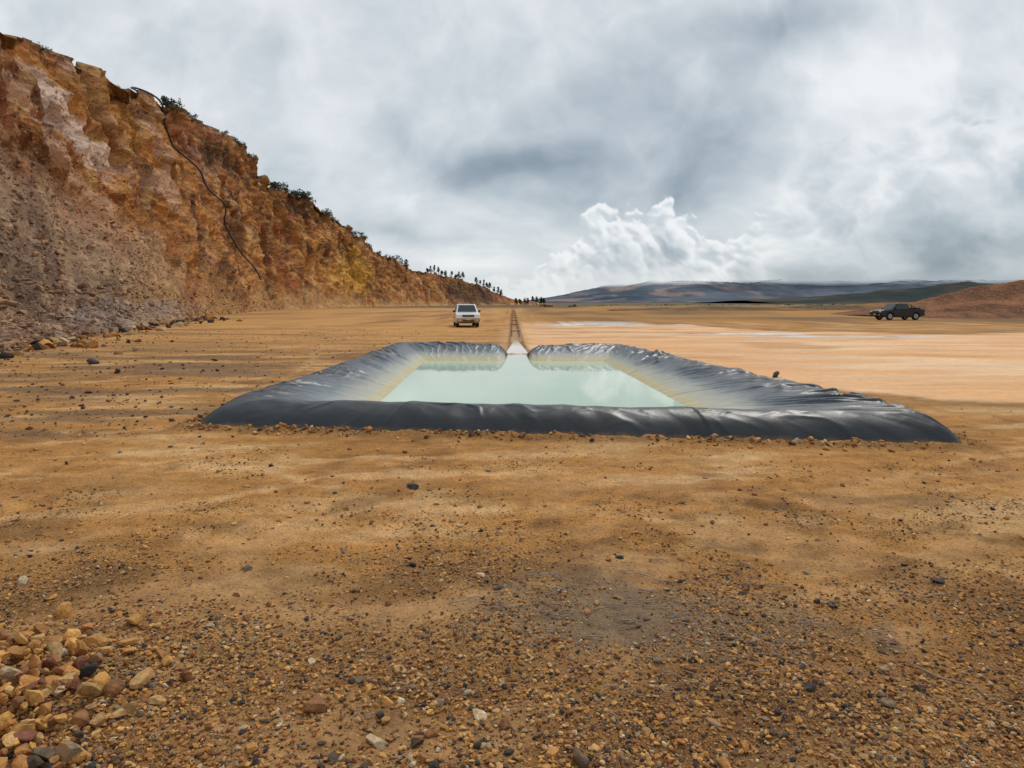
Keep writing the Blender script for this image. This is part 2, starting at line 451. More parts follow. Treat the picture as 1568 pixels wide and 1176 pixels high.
# ------------------------------------------------------------------ liner
def resample(poly, counts, rad):
    out = []
    for i in range(len(poly)-1):
        a = np.array(poly[i]); b = np.array(poly[i+1]); n = counts[i]
        tt = np.arange(n)/n
        out.append(a+(b-a)*tt[:, None])
    out.append(np.array([poly[-1]])); P = np.concatenate(out)
    for _ in range(rad):
        Q = P.copy(); Q[1:-1] = .25*P[:-2]+.5*P[1:-1]+.25*P[2:]; P = Q
    return P
counts = [160, 620, 520, 620, 160]
LO, LC, LW, LB = [resample(q, counts, r) for q, r in ((P_OUT, 60), (P_CREST, 110), (P_WATER, 50), (P_BOT, 60))]
NS = len(LO)
sarc = np.concatenate([[0], np.cumsum(np.linalg.norm(np.diff(LC, axis=0), axis=1))])
cs = np.cumsum([0]+counts); idx = np.arange(NS)
front = np.exp(-np.maximum(0, np.abs(idx-(cs[2]+cs[3])/2)-counts[2]/2+10)**2/400.)
hcrest = .41+.035*fbm(sarc*.6, 0, 31, 3)+.07*sst(cs[2]-380, cs[1], idx)*(idx < cs[2])+.03*(idx > cs[3])
hcrest = hcrest-.03*front
ends = np.minimum(sarc, sarc[-1]-sarc); et = np.clip(ends/.55, 0, 1); endf = np.sqrt(np.clip(1-(1-et)**2, 0, 1))
NT_ = 120
tv = np.linspace(0, 1, NT_)
def section(i):
    o, c, w, b = LO[i], LC[i], LW[i], LB[i]; H = hcrest[i]
    K = [(0, o, -.07), (.06, o+(c-o)*.06, .015), (.17, o+(c-o)*.36, H*.60), (.28, o+(c-o)*.72, H*.92), (.38, c, H), (.48, c+(w-c)*.20, H*.88), (.62, c+(w-c)*.55, H*.48), (.82, w, WZ), (1, b, -.55)]
    tk = np.array([k[0] for k in K]); return tk, np.array([k[1][0] for k in K]), np.array([k[1][1] for k in K]), np.array([k[2] for k in K])
def crom(tk, vk, t):
    m = np.gradient(vk, tk); j = np.clip(np.searchsorted(tk, t, side='right')-1, 0, len(tk)-2)
    h = tk[j+1]-tk[j]; u = (t-tk[j])/h
    return (2*u**3-3*u**2+1)*vk[j]+(u**3-2*u**2+u)*h*m[j]+(-2*u**3+3*u**2)*vk[j+1]+(u**3-u**2)*h*m[j+1]
LV = np.zeros((NS, NT_, 3))
for i in range(NS):
    tk, kx, ky, kz = section(i)
    LV[i, :, 0] = crom(tk, kx, tv); LV[i, :, 1] = crom(tk, ky, tv); LV[i, :, 2] = crom(tk, kz, tv)
LV[..., 2] = np.where(LV[..., 2] > -.1, -.1+(LV[..., 2]+.1)*endf[:, None], LV[..., 2])
du = np.gradient(LV, axis=0); dv = np.gradient(LV, axis=1)
N_ = np.cross(dv, du); N_ /= np.linalg.norm(N_, axis=2)[..., None]+1e-9
N_[N_[..., 2] < 0] *= -1
SA = np.repeat(sarc[:, None], NT_, 1); TA = np.repeat(tv[None], NS, 0); FR = np.repeat(front[:, None], NT_, 1)
ww = .45*fbm(SA*.8, TA*3, 41, 3)
def fold(q, w=.13):
    q = q-np.floor(q); return np.exp(-((q-.5)/w)**2)
amp_mod = np.clip(.55+1.5*fbm(SA*.5, TA*1.6, 42, 2), 0, 1.8)
amp2 = np.clip(.5+1.5*fbm(SA*.7+9, TA*2.2, 49, 2), 0, 1.6)
top = np.exp(-((TA-.38)/.19)**2)
D_s = (fold(SA*1.7+ww*2.2+(TA-.4)*2.0)-.25)*.05*amp_mod*top
D_s += (fold(SA*3.1+ww*2.5-(TA-.4)*3.2, .16)-.3)*.026*amp2*np.exp(-((TA-.48)/.26)**2)
D_s += (ridged(SA*1.1+TA*3, TA*4.5-SA*.3, 43, 3)-.5)*.035*np.exp(-((TA-.4)/.22)**2)
D_s += (fold(TA*9+1.5*fbm(SA*.45, TA*2, 50, 3), .12)-.3)*.022*np.clip(fbm(SA*.4+4, TA, 51, 2)+.2, 0, 1)*top
D_f = .035*fbm(SA*.9+.8*TA, TA*1.4, 44, 3)*np.exp(-((TA-.17)/.25)**2)
D_f += .028*(ridged(SA*1.0+TA*2.2, TA*1.8, 45, 2)-.5)*np.exp(-((TA-.28)/.16)**2)
D_f += .026*(fold(SA*.75+ww*1.6+1.4*TA, .11)-.2)*np.exp(-((TA-.24)/.15)**2)*amp_mod
D_f += .012*(fold(SA*1.9-1.9*TA+ww*2, .14)-.2)*np.exp(-((TA-.32)/.10)**2)*amp2
D = D_s*(1-FR)+D_f*FR
D += .03*fbm(SA*.6, TA*1.5, 48, 3)*top*(1-FR)
seams = [np.interp(cs[2]+counts[2]*.70, idx, sarc), np.interp(cs[1]+190, idx, sarc), np.interp(cs[1]+430, idx, sarc), np.interp(cs[3]+150, idx, sarc), np.interp(cs[3]+390, idx, sarc), np.interp(cs[2]+counts[2]*.27, idx, sarc)]
SM = np.zeros_like(SA)
for k, q in enumerate(seams):
    dd = SA-q+.05*(TA-.3)
    D += (.045 if k == 1 else .012)*sst(-.04, .0, dd)*sst(.35 if k == 1 else .12, .0, dd)
    SM = np.maximum(SM, np.exp(-(dd/.018)**2))
D *= sst(0, .05, TA)*np.minimum(1, endf[:, None]*1.2)*sst(.95, .7, TA)
LV += N_*D[..., None]
f = grid_faces(NS, NT_)
ml, t, p = new_mat("hdpe_liner")
a = t.attr("ST"); sS, tS, seam = t.sep(a.outputs['Color'])
geo = t.n('ShaderNodeNewGeometry').outputs['Position']; sx = t.n('ShaderNodeSeparateXYZ'); t.link(geo, sx.inputs[0]); zz = t.W(sx.outputs[2])
cmb = t.n('ShaderNodeCombineXYZ'); t.link(sS*260., cmb.inputs[0]); t.link(tS*4., cmb.inputs[1])
streak = t.noise(cmb.outputs[0], 1.0, 4, .65)
dn = t.noise(geo, 3.5, 4, .65)
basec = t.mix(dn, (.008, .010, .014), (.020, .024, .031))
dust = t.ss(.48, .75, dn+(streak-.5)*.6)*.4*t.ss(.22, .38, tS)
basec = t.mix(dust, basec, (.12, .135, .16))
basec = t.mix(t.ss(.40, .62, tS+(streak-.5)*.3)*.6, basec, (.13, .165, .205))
foot = t.ss(.09, -.01, zz-(dn-.5)*.2)*t.ss(.4, .3, tS)
basec = t.mix(foot*.75, basec, (.24, .14, .06))
inner = t.ss(.44, .54, tS)
silt = t.ss(.27, .07, zz+(streak-.5)*.34+(dn-.5)*.1)*inner
basec = t.mix(silt*.75, basec, t.mix(streak, (.34, .34, .26), (.66, .62, .48)))
band = t.ss(.075, .04, zz+(streak-.5)*.05)*inner
basec = t.mix(band*.85, basec, (.48, .40, .20))
lime = t.ss(.42, .12, zz+(streak-.5)*.5)*inner*t.ss(.54, .62, streak)
basec = t.mix(lime*.55, basec, (.55, .57, .52))
basec = t.mix(seam*.6, basec, (.01, .01, .012))
t.link(basec, p.inputs['Base Color'])
t.link(dn*.2+.31+silt*.25+foot*.3, p.inputs['Roughness']); p.inputs['Specular IOR Level'].default_value = .5
t.link(t.bump(dn*.8+streak*.15, .4, .02), p.inputs['Normal'])
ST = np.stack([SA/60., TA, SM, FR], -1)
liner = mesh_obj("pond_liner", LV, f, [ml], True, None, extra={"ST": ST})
tick("liner")

# ------------------------------------------------------------------ pond + channel water
V = [(x, y, WZ) for x, y in [(-3.4, 23.95), (-3.05, 12.1), (3.9, 11.4), (3.55, 23.95), (.66, 23.95), (-.26, 23.95)]]
neck = [(-.24, .62, 26.5), (-.22, .62, 28), (-.08, .50, 31), (.02, .38, 36), (.05, .37, 50)]
bm = bmesh.new()
vs = [bm.verts.new(v) for v in V]
bm.faces.new(vs)
pl, pr_ = vs[5], vs[4]
for a, b_, y in neck:
    nl_, nr_ = bm.verts.new((a, y, WZ)), bm.verts.new((b_, y, WZ))
    bm.faces.new([pl, pr_, nr_, nl_]); pl, pr_ = nl_, nr_
bmesh.ops.recalc_face_normals(bm, faces=bm.faces)
if bm.faces[:][0].normal.z < 0: bmesh.ops.reverse_faces(bm, faces=bm.faces)
wm = bpy.data.meshes.new("water"); bm.to_mesh(wm); bm.free()
mw, t, p = new_mat("mineral_water")
g = t.n('ShaderNodeNewGeometry').outputs['Position']
n = t.noise(g, .35, 2, .5)
c = t.mix(n, (.40, .56, .40), (.54, .65, .47))
sx = t.n('ShaderNodeSeparateXYZ'); t.link(g, sx.inputs[0])
c = t.mix(t.ss(23, 28, t.W(sx.outputs[1])), c, (.66, .56, .43))
c = t.mix(t.ss(31, 37, t.W(sx.outputs[1])), c, (.36, .22, .11))
t.link(c, p.inputs['Base Color']); p.inputs['IOR'].default_value = 1.33
t.link(t.ss(30, 36, t.W(sx.outputs[1]))*.6+.04, p.inputs['Roughness'])
t.link(t.bump(t.noise(t.scale(g, (1, 1.6, 1)), 3.2, 2, .5), .10, .012), p.inputs['Normal'])
wm.materials.append(mw); wo = bpy.data.objects.new("pond_water", wm); scene.collection.objects.link(wo)

V = []; F = []
def addbox(V, F, c, s, rz=0):
    o = len(V); cr, sr = math.cos(rz), math.sin(rz)
    for dx in (-1, 1):
        for dy in (-1, 1):
            for dz in (-1, 1):
                x_, y_ = dx*s[0]/2, dy*s[1]/2
                V.append((c[0]+x_*cr-y_*sr, c[1]+x_*sr+y_*cr, c[2]+dz*s[2]/2))
    F += [tuple(o+i for i in q) for q in ((0, 1, 3, 2), (4, 6, 7, 5), (0, 4, 5, 1), (2, 3, 7, 6), (0, 2, 6, 4), (1, 5, 7, 3))]
yy = 38.; kk = 0
while yy < 140:
    L = 2.4
    for sgn in (-1, 1):
        addbox(V, F, (.2+.0008*(yy-25)+sgn*.22, yy+L/2, .05+rng.uniform(-.02, .01)), (.045, L*.97, .16), rng.normal(0, .008))
    if kk % 5 == 2: addbox(V, F, (.2+.0008*(yy-25), yy+.1, .16), (.56, .1, .05), rng.normal(0, .05))
    yy += L; kk += 1
mesh_obj("channel_boards", V, F, [simple_mat("weathered_board", (.12, .07, .04), .85)], False)

# ------------------------------------------------------------------ hill
HC = [(-1100, (-24, -60), (-50, -60, 16)), (-900, (-22, -20), (-46, -20, 19)), (-600, (-20.5, 8), (-43, 22, 22)), (-200, (-20.5, 21), (-43, 46, 24)),
      (0, (-22.5, 30), (-45, 60, 26.2)), (100, (-26, 39), (-52.5, 80, 30.4)), (215, (-31.6, 58), (-60, 110, 35.6)), (320, (-43, 97), (-66.5, 150, 40.5)),
      (378, (-50, 127), (-70.0, 180, 42.0)), (408, (-57, 160), (-70.8, 197, 35.5)), (420, (-57, 165), (-70.3, 202, 35.5)), (470, (-57, 190), (-69.5, 230, 37.0)), (520, (-58, 230), (-68.2, 270, 33.8)),
      (570, (-54.5, 266), (-63.5, 310, 26.8)), (630, (-45.5, 309), (-51.6, 350, 18.7)), (700, (-30, 370), (-32, 400, 15.8)), (745, (-15.3, 410), (-16, 430, 10.8)),
      (785, (0, 430), (0, 450, 3.6)), (850, (28, 440), (28, 460, 0.2))]
hu = np.array([c[0] for c in HC], float)
def hint(vals, u): return np.interp(u, hu, vals)
NU, NVf, NVb = 1200, 280, 25
uu = np.concatenate([np.linspace(-1100, -200, 100, endpoint=False), np.linspace(-200, 850, NU-100)])
bx, by = hint([c[1][0] for c in HC], uu), hint([c[1][1] for c in HC], uu)
rx, ry, rz = [hint([c[2][k] for c in HC], uu) for k in range(3)]
def sm(a, k=10):
    for _ in range(k): a = np.concatenate([[a[0]], .25*a[:-2]+.5*a[1:-1]+.25*a[2:], [a[-1]]])
    return a
bx, by = [sm(q, 60) for q in (bx, by)]; rx, ry = sm(rx, 30), sm(ry, 30); rz = sm(rz, 8)
vf = np.linspace(0, 1, NVf); vb = np.linspace(0, 1, NVb+1)[1:]
U = np.repeat(uu[:, None], NVf+NVb, 1); Vv = np.repeat(np.concatenate([vf, 1+vb])[None], len(uu), 0)
hp = np.interp(vf, [0, .03, .08, .2, .4, .55, .8, 1], [-.16, 0.06, .17, .38, .60, .70, .87, 1.0])
HX = np.zeros(U.shape); HY = HX.copy(); HZ = HX.copy()
HX[:, :NVf] = bx[:, None]+(rx-bx)[:, None]*hp; HY[:, :NVf] = by[:, None]+(ry-by)[:, None]*hp
HZ[:, :NVf] = rz[:, None]*vf[None]
dirx = (rx-bx); diry = (ry-by); L = np.hypot(dirx, diry); dirx /= L; diry /= L
back = 90*vb
HX[:, NVf:] = rx[:, None]+dirx[:, None]*back; HY[:, NVf:] = ry[:, None]+diry[:, None]*back
HZ[:, NVf:] = rz[:, None]-(rz+1)[:, None]*(vb**1.2)[None]
P0 = np.stack([HX, HY, HZ], -1)
Na = np.cross(np.gradient(P0, axis=1), np.gradient(P0, axis=0)); Na /= np.linalg.norm(Na, axis=2)[..., None]+1e-9
Na[Na[..., 2] < 0] *= -1
um = np.concatenate([[0], np.cumsum(np.hypot(np.diff(bx), np.diff(by)))])[:, None]*np.ones_like(U)
Vm = Vv*np.maximum(rz, 4)[:, None]*1.5
rb1 = np.interp(uu, [-300, 0, 60, 160, 250, 300, 400, 800], [.55, .58, .52, .38, .22, .15, .10, .05])
rbound = rb1[:, None]*np.ones_like(U)
rock = sst(-.13, .10, Vv-rbound+.22*fbm(um*.05, Vm*.06, 51, 5))*sst(1.25, 1.0, Vv)
rid1 = ridged(um*.045+Vm*.03, Vm*.035-um*.012, 52, 4)
rid2 = ridged(um*.16+Vm*.05, Vm*.07-um*.05, 55, 4)
rel = rock*(3.0*(rid1-.5)+1.3*(rid2-.5)+.9*(ridged(HX*.25, HY*.25, HZ*.3, 3)-.5))
rel += (1-rock)*(1.4*fbm(um*.05, Vm*.03, 57, 3)+.5*fbm(um*.12, Vv*1.5, 53, 4)+.45*(ridged(um*.22, Vm*.04, 56, 4)-.5)+.22*fbm(HX*.9, HY*.9, HZ*.9, 2))
rel *= sst(0, .06, Vv)*np.clip(rz/22, .08, 1.2)[:, None]
gul = np.exp(-((fbm(um*.03+Vm*.02, Vm*.015, 54, 2))/.045)**2)*rock
rel -= 1.3*gul*np.clip(rz/25, .1, 1)[:, None]*sst(1.1, .9, Vv)
P1 = P0+Na*rel[..., None]
P1[:, 0, 2] = -.4
P1[:, :3, 2] -= .25
def G(u0, v0, su, sv, sh=0): return np.exp(-(((U-u0)-(Vv-v0)*sh)/su)**2-((Vv-v0)/sv)**2)
nh = fbm(HX*.09, HY*.09, HZ*.12, 4); nk = fbm(HX*.35, HY*.35, HZ*.4, 3)
dg = fbm(um*.05+Vm*.07, Vm*.22+um*.11, 62, 5)
dn_ = fbm(um*.35+Vm*.09, Vm*.07, 63, 4)
C = mixc((.34, .135, .042), (.56, .245, .06), sst(-.25, .3, dg+.3*nh))
C = mixc(C, (.15, .065, .03), sst(.05, .45, nh+.5*dn_)*.85)
C = mixc(C, (.70, .41, .17), sst(.12, .48, dn_+.4*dg)*.65)
C = mixc(C, (.62, .38, .25), sst(.2, .5, fbm(um*.09+Vm*.05, Vm*.2+um*.12, 64, 5))*.75*sst(430, 250, U))
C = mixc(C, (.36, .10, .045), sst(.12, .45, fbm(um*.07+Vm*.06, Vm*.14+um*.07, 65, 4))*.5)
C = mixc(C, (.70, .54, .45), np.clip(sst(.35, .85, G(50, .74, 50, .14, -260)+.8*G(120, .58, 50, .12, -300)+.7*dg), 0, 1)*.75)
C = mixc(C, (.68, .35, .055), sst(.3, .8, G(545, .45, 30, .35)+.5*G(500, .35, 30, .15)+.6*nk)*.75)
C = mixc(C, (.46, .21, .045), sst(.4, .9, G(150, .85, 120, .14)+.4*nk)*.5)
C = mixc(C, (.10, .058, .034), sst(.35, .8, G(330, .84, 60, .12)+G(455, .88, 45, .08)+.6*nk)*.75)
C = mixc(C, (.09, .048, .034), sst(.3, .8, G(720, .5, 60, .6)+.3*nk)*.75)
TC = mixc((.185, .12, .085), (.34, .22, .14), sst(-.3, .4, dn_+.5*nk))
TC = mixc(TC, (.46, .25, .095), sst(130, 310, U+60*dn_))
TC = mixc(TC, (.48, .31, .18), sst(.2, .7, G(150, .25, 90, .2)+.7*dn_)*.6)
TC = mixc(TC, (.34, .29, .26), sst(.5, .9, G(230, .03, 110, .035)+.5*G(60, .03, 150, .03)+.5*nk)*.5)
TC = mixc(TC, (.24, .07, .045), sst(.45, .9, G(282, .12, 12, .14, -80)+.5*nk)*.7)
TC = mixc(TC, (.40, .18, .09), sst(.0, .4, fbm(um*.06, Vm*.08, 66, 4))*.5)
TC = mixc(TC, (.10, .07, .055), sst(.15, .5, dn_-.4*nk)*.5*sst(260, 120, U))
C = mixc(C, TC, (1-rock)*sst(1.2, 1.0, Vv)*.92)
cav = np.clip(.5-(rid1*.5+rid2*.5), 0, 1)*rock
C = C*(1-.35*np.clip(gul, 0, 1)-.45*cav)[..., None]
C = mixc(C, (.11, .085, .045), sst(.94, 1.02, Vv+.03*nk)*.75)
mh, t, p = new_mat("quarried_rock")
g = t.n('ShaderNodeNewGeometry').outputs['Position']
ca = t.W(t.attr("Col").outputs['Color'])
gst = t.scale(g, (1, .6, 1.3))
a1 = t.noise(gst, .45, 7, .75, .4); vdd, vcc = t.vor(g, 3.2)
rr, rg, rb = t.sep(vcc)
c = t.mix(1.0, ca, t.grey(a1*2.4-.2), 'MULTIPLY')
c = t.mix(t.ss(.62, .72, a1)*.4, c, (.58, .38, .22))
c = t.mix(t.ss(.40, .32, a1)*.5, c, (.07, .035, .02))
c = t.mix(t.ss(.74, .8, rr)*t.ss(.45, .3, vdd)*.55, c, (.42, .30, .21)); c = t.mix(t.ss(.22, .16, rr)*t.ss(.5, .35, vdd)*.6, c, (.05, .032, .022))
t.link(c, p.inputs['Base Color']); p.inputs['Roughness'].default_value = .95; p.inputs['Specular IOR Level'].default_value = .15
t.link(t.bump(a1+(.5-vdd)*.10, .8, .9), p.inputs['Normal'])
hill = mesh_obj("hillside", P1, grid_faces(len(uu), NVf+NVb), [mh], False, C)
tick("hill")
allv = np.concatenate([vf, 1+vb])
def hill_pt(u, v, lift=0.):
    i = int(np.argmin(np.abs(uu-u))); j = int(np.argmin(np.abs(allv-v)))
    return P1[i, j]+Na[i, j]*lift
# loose rock on the scree and along the foot of the slope
mr, t, p = new_mat("scree_stone")
g = t.n('ShaderNodeNewGeometry').outputs['Position']
c = t.mix(1.0, t.W(t.attr("Col").outputs['Color']), t.grey(t.noise(g, 5, 3, .7)*1.4+.3), 'MULTIPLY')
t.link(c, p.inputs['Base Color']); p.inputs['Roughness'].default_value = .9; p.inputs['Specular IOR Level'].default_value = .2
n = 15000
us = -250+rng.uniform(0, 1, n)**.8*680; ii = np.clip(np.searchsorted(uu, us), 0, len(uu)-1)
vs_ = rng.uniform(0, 1, n)**1.5*(rb1[ii]+.12); jj = np.clip((vs_*(NVf-1)).astype(int), 0, NVf-2)
fr_u = rng.uniform(0, 1, n)[:, None]; fr_v = rng.uniform(0, 1, n)[:, None]; i2 = np.minimum(ii+1, len(uu)-1)
pp = (P1[ii, jj]*(1-fr_u)+P1[i2, jj]*fr_u)*(1-fr_v)+(P1[ii, jj+1]*(1-fr_u)+P1[i2, jj+1]*fr_u)*fr_v
s = .05+.30*rng.uniform(0, 1, n)**6+.10*rng.uniform(0, 1, n)*np.exp(-vs_/.06)
cc = C[ii, jj]*rng.uniform(.55, 1.5, (n, 1)); cc = cc*.75+.25*pick(n, [1, 2, 3, 2, 1, 4, 4, 4, 2])
scatter("scree_rocks", pp+np.array([0, 0, .02]), s, cc, 1, mr)
n = 2600
y = 18+rng.uniform(0, 1, n)**1.3*70
xb = np.interp(y, by[(uu > -400) & (uu < 500)], bx[(uu > -400) & (uu < 500)])
x = xb+np.abs(rng.normal(0, 2.2, n))-.6
s = .04+.34*rng.uniform(0, 1, n)**7
scatter("boulders", place(x, y, s), s, pick(n, [2, 3, 3, 2, 1, 3, 2, 4, 2])*.85, 2, mr)

hp_ = [(200, .985), (206, 1.01), (215, 1.0), (228, .93), (245, .84), (262, .75), (285, .66), (312, .55), (330, .48), (345, .40), (362, .31), (380, .22), (392, .16)]
pts = []
for (u0, v0), (u1, v1) in zip(hp_[:-1], hp_[1:]):
    for k in range(6):
        q = k/6; pts.append(hill_pt(u0+(u1-u0)*q, v0+(v1-v0)*q, 1.2))
pts = np.array(pts)
for _ in range(6): pts[1:-1] = .25*pts[:-2]+.5*pts[1:-1]+.25*pts[2:]
V, F = tube(pts, .15, 8)
mesh_obj("hose", V, F, [simple_mat("black_rubber", (.012, .012, .013), .6)])

# ------------------------------------------------------------------ shrubs / trees
mleaf = simple_mat("dark_foliage", (.035, .048, .022), .8, var=.6, scale=1.5)
mbark = simple_mat("bark", (.07, .05, .035), .9)
def build_trees(name, specs):
    V = []; F = []; M = []
    for (x, y, z, H, W, kind) in specs:
        v, f = tube([(x, y, z-.5), (x+.03*H, y, z+.3*H), (x, y, z+.85*H)], [.045*H, .03*H, .008*H], 5)
        o = len(V); V += [tuple(q) for q in v]; F += [tuple(j+o for j in q) for q in f]; M += [1]*len(f)
        nc = 7 if kind else 5
        lobes = []
        for k in range(nc):
            if kind: hh = rng.uniform(.25, 1.0); r = W*.5*(1.08-hh)*rng.uniform(.7, 1.2)
            else: hh = rng.uniform(.25, .75); r = W*.5
            a = rng.uniform(0, 6.28); lobes.append((x+r*.7*math.cos(a), y+r*.7*math.sin(a), z+hh*H, (.24 if not kind else .2)*W*rng.uniform(.7, 1.3)+.08*H*(1-hh)))
        if kind: lobes.append((x, y, z+.93*H, .10*W)); lobes.append((x, y, z+.6*H, .25*W))
        npl = 38 if kind else 20
        for (lx, ly, lz, lr) in lobes:
            d = rng.normal(size=(npl, 3)); d /= np.linalg.norm(d, axis=1)[:, None]
            c0 = np.array([lx, ly, lz])+d*(lr*rng.uniform(.5, 1.15, (npl, 1)))*np.array([1, 1, 1.15]); s_ = (.13*lr+.05*W*rng.uniform(.5, 1.2, (npl, 1)))
            a = rng.normal(size=(npl, 3)); b_ = rng.normal(size=(npl, 3)); a /= np.linalg.norm(a, axis=1)[:, None]; b_ /= np.linalg.norm(b_, axis=1)[:, None]
            vv = np.stack([c0+a*s_, c0+b_*s_, c0-a*s_, c0-b_*s_], 1).reshape(-1, 3)
            o = len(V); V += [tuple(q) for q in vv]
            F += [(o+4*i, o+4*i+1, o+4*i+2, o+4*i+3) for i in range(npl)]; M += [0]*npl
    ob = mesh_obj(name, V, F, [mleaf, mbark], False)
    ob.data.polygons.foreach_set("material_index", np.array(M, dtype=np.int32)); return ob
sp = []
for u in [652, 657, 663, 668, 674, 680, 690, 697, 702, 708, 728, 734, 740, 745, 750, 757, 763, 768]:
    q = hill_pt(u, 1.0); sp.append((q[0], q[1], q[2]-.3, rng.uniform(2.2, 4.8), rng.uniform(2.4, 3.6), 1))
for X_ in [2.5, 5, 8, 10, 13, 15.5, 18.5, 20]:
    sp.append((X_, 430, 0.2, rng.uniform(2.5, 5.2), rng.uniform(2.6, 4.2), 1))
build_trees("distant_trees", sp)
sp = []
for u in list(rng.uniform(225, 300, 12))+[248, 251, 255, 258]+list(rng.uniform(330, 395, 16))+list(rng.uniform(405, 480, 30))+list(rng.uniform(490, 640, 34))+list(rng.uniform(20, 210, 5)):
    q = hill_pt(u, 1.0+rng.uniform(-.02, .01)); H = rng.uniform(.5, 1.3)*(q[1]/150)
    if 246 < u < 260: H = rng.uniform(1.2, 1.7)
    if 405 < u < 480: H *= 1.3
    sp.append((q[0], q[1], q[2]-.2, H, H*1.5, 0))
build_trees("ridge_shrubs", sp)
sp = []
for k in range(160):
    Yd = rng.uniform(215, 300); X_ = rng.uniform(10, 210); sp.append((X_, Yd, -.2, rng.uniform(.4, 1.1), rng.uniform(1.2, 2.6), 0))
build_trees("scrub", sp)
tick("trees")

# ------------------------------------------------------------------ mounds and mountains
def ridge_mesh(name, prof, front_d, back_d, mat, colfn, nu=300, nv=60, relief=.1, nsc=.05, shape=1.0, zb=-.5):
    u = np.linspace(0, 1, nu); pr = np.array(prof, float); tt = np.linspace(0, 1, len(pr))
    RX, RY, RZ = [sm(np.interp(u, tt, pr[:, k]), 12) for k in range(3)]
    v = np.linspace(-1, 1, nv); U2, V2 = np.meshgrid(u, v, indexing='ij')
    X = RX[:, None]+0*V2; Y = RY[:, None]+np.where(V2 < 0, V2*front_d, V2*back_d)
    hgt = (1-np.abs(V2)**shape)
    Z = zb+(RZ[:, None]-zb)*hgt
    Z = Z+relief*RZ[:, None]*hgt**.5*(ridged(X*nsc, Y*nsc, 71, 5)-.6)
    return mesh_obj(name, np.stack([X, Y, Z], -1), grid_faces(nu, nv), [mat], True, colfn(X, Y, Z, U2, V2))
ridge_mesh("dirt_mound", [(48, 93, .2), (53, 94, 1.1), (60, 96, 2.6), (68, 98, 4.4), (76, 100, 5.3), (95, 102, 6.6), (130, 100, 8), (180, 80, 9)], 17, 30, mh,
    lambda X, Y, Z, u, v: mixc(mixc((.17, .07, .035), (.28, .12, .05), sst(-.3, .4, fbm(X*.15, Y*.15, Z*.3, 4))), (.10, .065, .032), sst(.1, .5, fbm(X*.2, Y*.2, 5, 4))*.6), 500, 160, .22, .09)
ridge_mesh("low_bank", [(22, 150, .3), (40, 150, 1.0), (60, 150, .9), (80, 150, 1.8), (110, 150, 2.5), (150, 150, 3)], 22, 30, mh,
    lambda X, Y, Z, u, v: mixc((.13, .08, .035), (.28, .14, .045), sst(-.3, .4, fbm(X*.1, Y*.1, 3, 4))), 300, 60, .3, .06)
mm, t, p = new_mat("distant_hill")
g = t.n('ShaderNodeNewGeometry').outputs['Position']; ca = t.W(t.attr("Col").outputs['Color'])
n = t.noise(g, .012, 5, .7); t.link(t.mix(1.0, ca, t.grey(n*1.4+.3), 'MULTIPLY'), p.inputs['Base Color']); p.inputs['Roughness'].default_value = 1; p.inputs['Specular IOR Level'].default_value = 0
ridge_mesh("dark_hill", [(300, 900, 4), (420, 900, 10), (500, 900, 18), (560, 900, 24), (600, 900, 30), (640, 900, 27), (720, 900, 24), (900, 900, 30), (1200, 800, 34)], 160, 260, mm,
    lambda X, Y, Z, u, v: mixc((.045, .055, .055), (.10, .08, .065), sst(-.3, .4, fbm(X*.01, Y*.01, 3, 4))), 300, 60, .2, .012)
mf, t, p = new_mat("cloud_capped_mountain")
g = t.n('ShaderNodeNewGeometry').outputs['Position']; ca = t.W(t.attr("Col").outputs['Color'])
n = t.noise(g, .0035, 5, .75); t.link(t.mix(1.0, ca, t.grey(n*1.9+.05), 'MULTIPLY'), p.inputs['Base Color']); p.inputs['Roughness'].default_value = 1; p.inputs['Specular IOR Level'].default_value = 0
sx = t.n('ShaderNodeSeparateXYZ'); t.link(g, sx.inputs[0]); cz = t.noise(t.scale(g, (1, .3, 2.5)), .0022, 3, .6)
t.link(t.ss(124., 80., t.W(sx.outputs[2])+(cz-.5)*75.), p.inputs['Alpha'])
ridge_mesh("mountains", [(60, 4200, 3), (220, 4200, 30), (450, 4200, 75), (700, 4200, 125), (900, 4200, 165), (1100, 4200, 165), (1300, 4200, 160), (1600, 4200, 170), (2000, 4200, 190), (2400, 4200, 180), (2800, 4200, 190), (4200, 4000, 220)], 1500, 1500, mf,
    lambda X, Y, Z, u, v: mixc(mixc((.07, .09, .12), (.12, .14, .17), sst(-.3, .4, fbm(X*.003, Y*.002, 3, 5))), (.30, .22, .20), sst(-.05, .4, fbm(X*.006, Y*.003, 9, 5))*.8*sst(1500, 700, X)), 700, 120, .3, .0022)  # bluish aerial haze is put into the vertex colour; brown patches are rock
tick("mounds")

# ------------------------------------------------------------------ pickups
mglass = simple_mat("car_glass", (.012, .015, .018), .06, spec=.7)
mtire = simple_mat("tire_rubber", (.02, .019, .018), .85)
mrim = simple_mat("wheel_alloy", (.35, .35, .36), .35, .8)
mblk = simple_mat("black_plastic", (.02, .02, .021), .5)
mlamp = simple_mat("headlight_glass", (.75, .76, .74), .1)
mred = simple_mat("tail_light", (.35, .02, .015), .2)
mplate = simple_mat("plate", (.6, .45, .08), .5)
def pbox(name, par, mat, c, s, bev=.02):
    bm = bmesh.new(); bmesh.ops.create_cube(bm, size=1)
    for v in bm.verts: v.co = Vector((v.co.x*s[0], v.co.y*s[1], v.co.z*s[2]))
    if bev: bmesh.ops.bevel(bm, geom=bm.edges[:], offset=bev, segments=2, affect='EDGES')
    me = bpy.data.meshes.new(name); bm.to_mesh(me); bm.free(); me.materials.append(mat)
    o = bpy.data.objects.new(name, me); scene.collection.objects.link(o); o.parent = par; o.location = c; return o
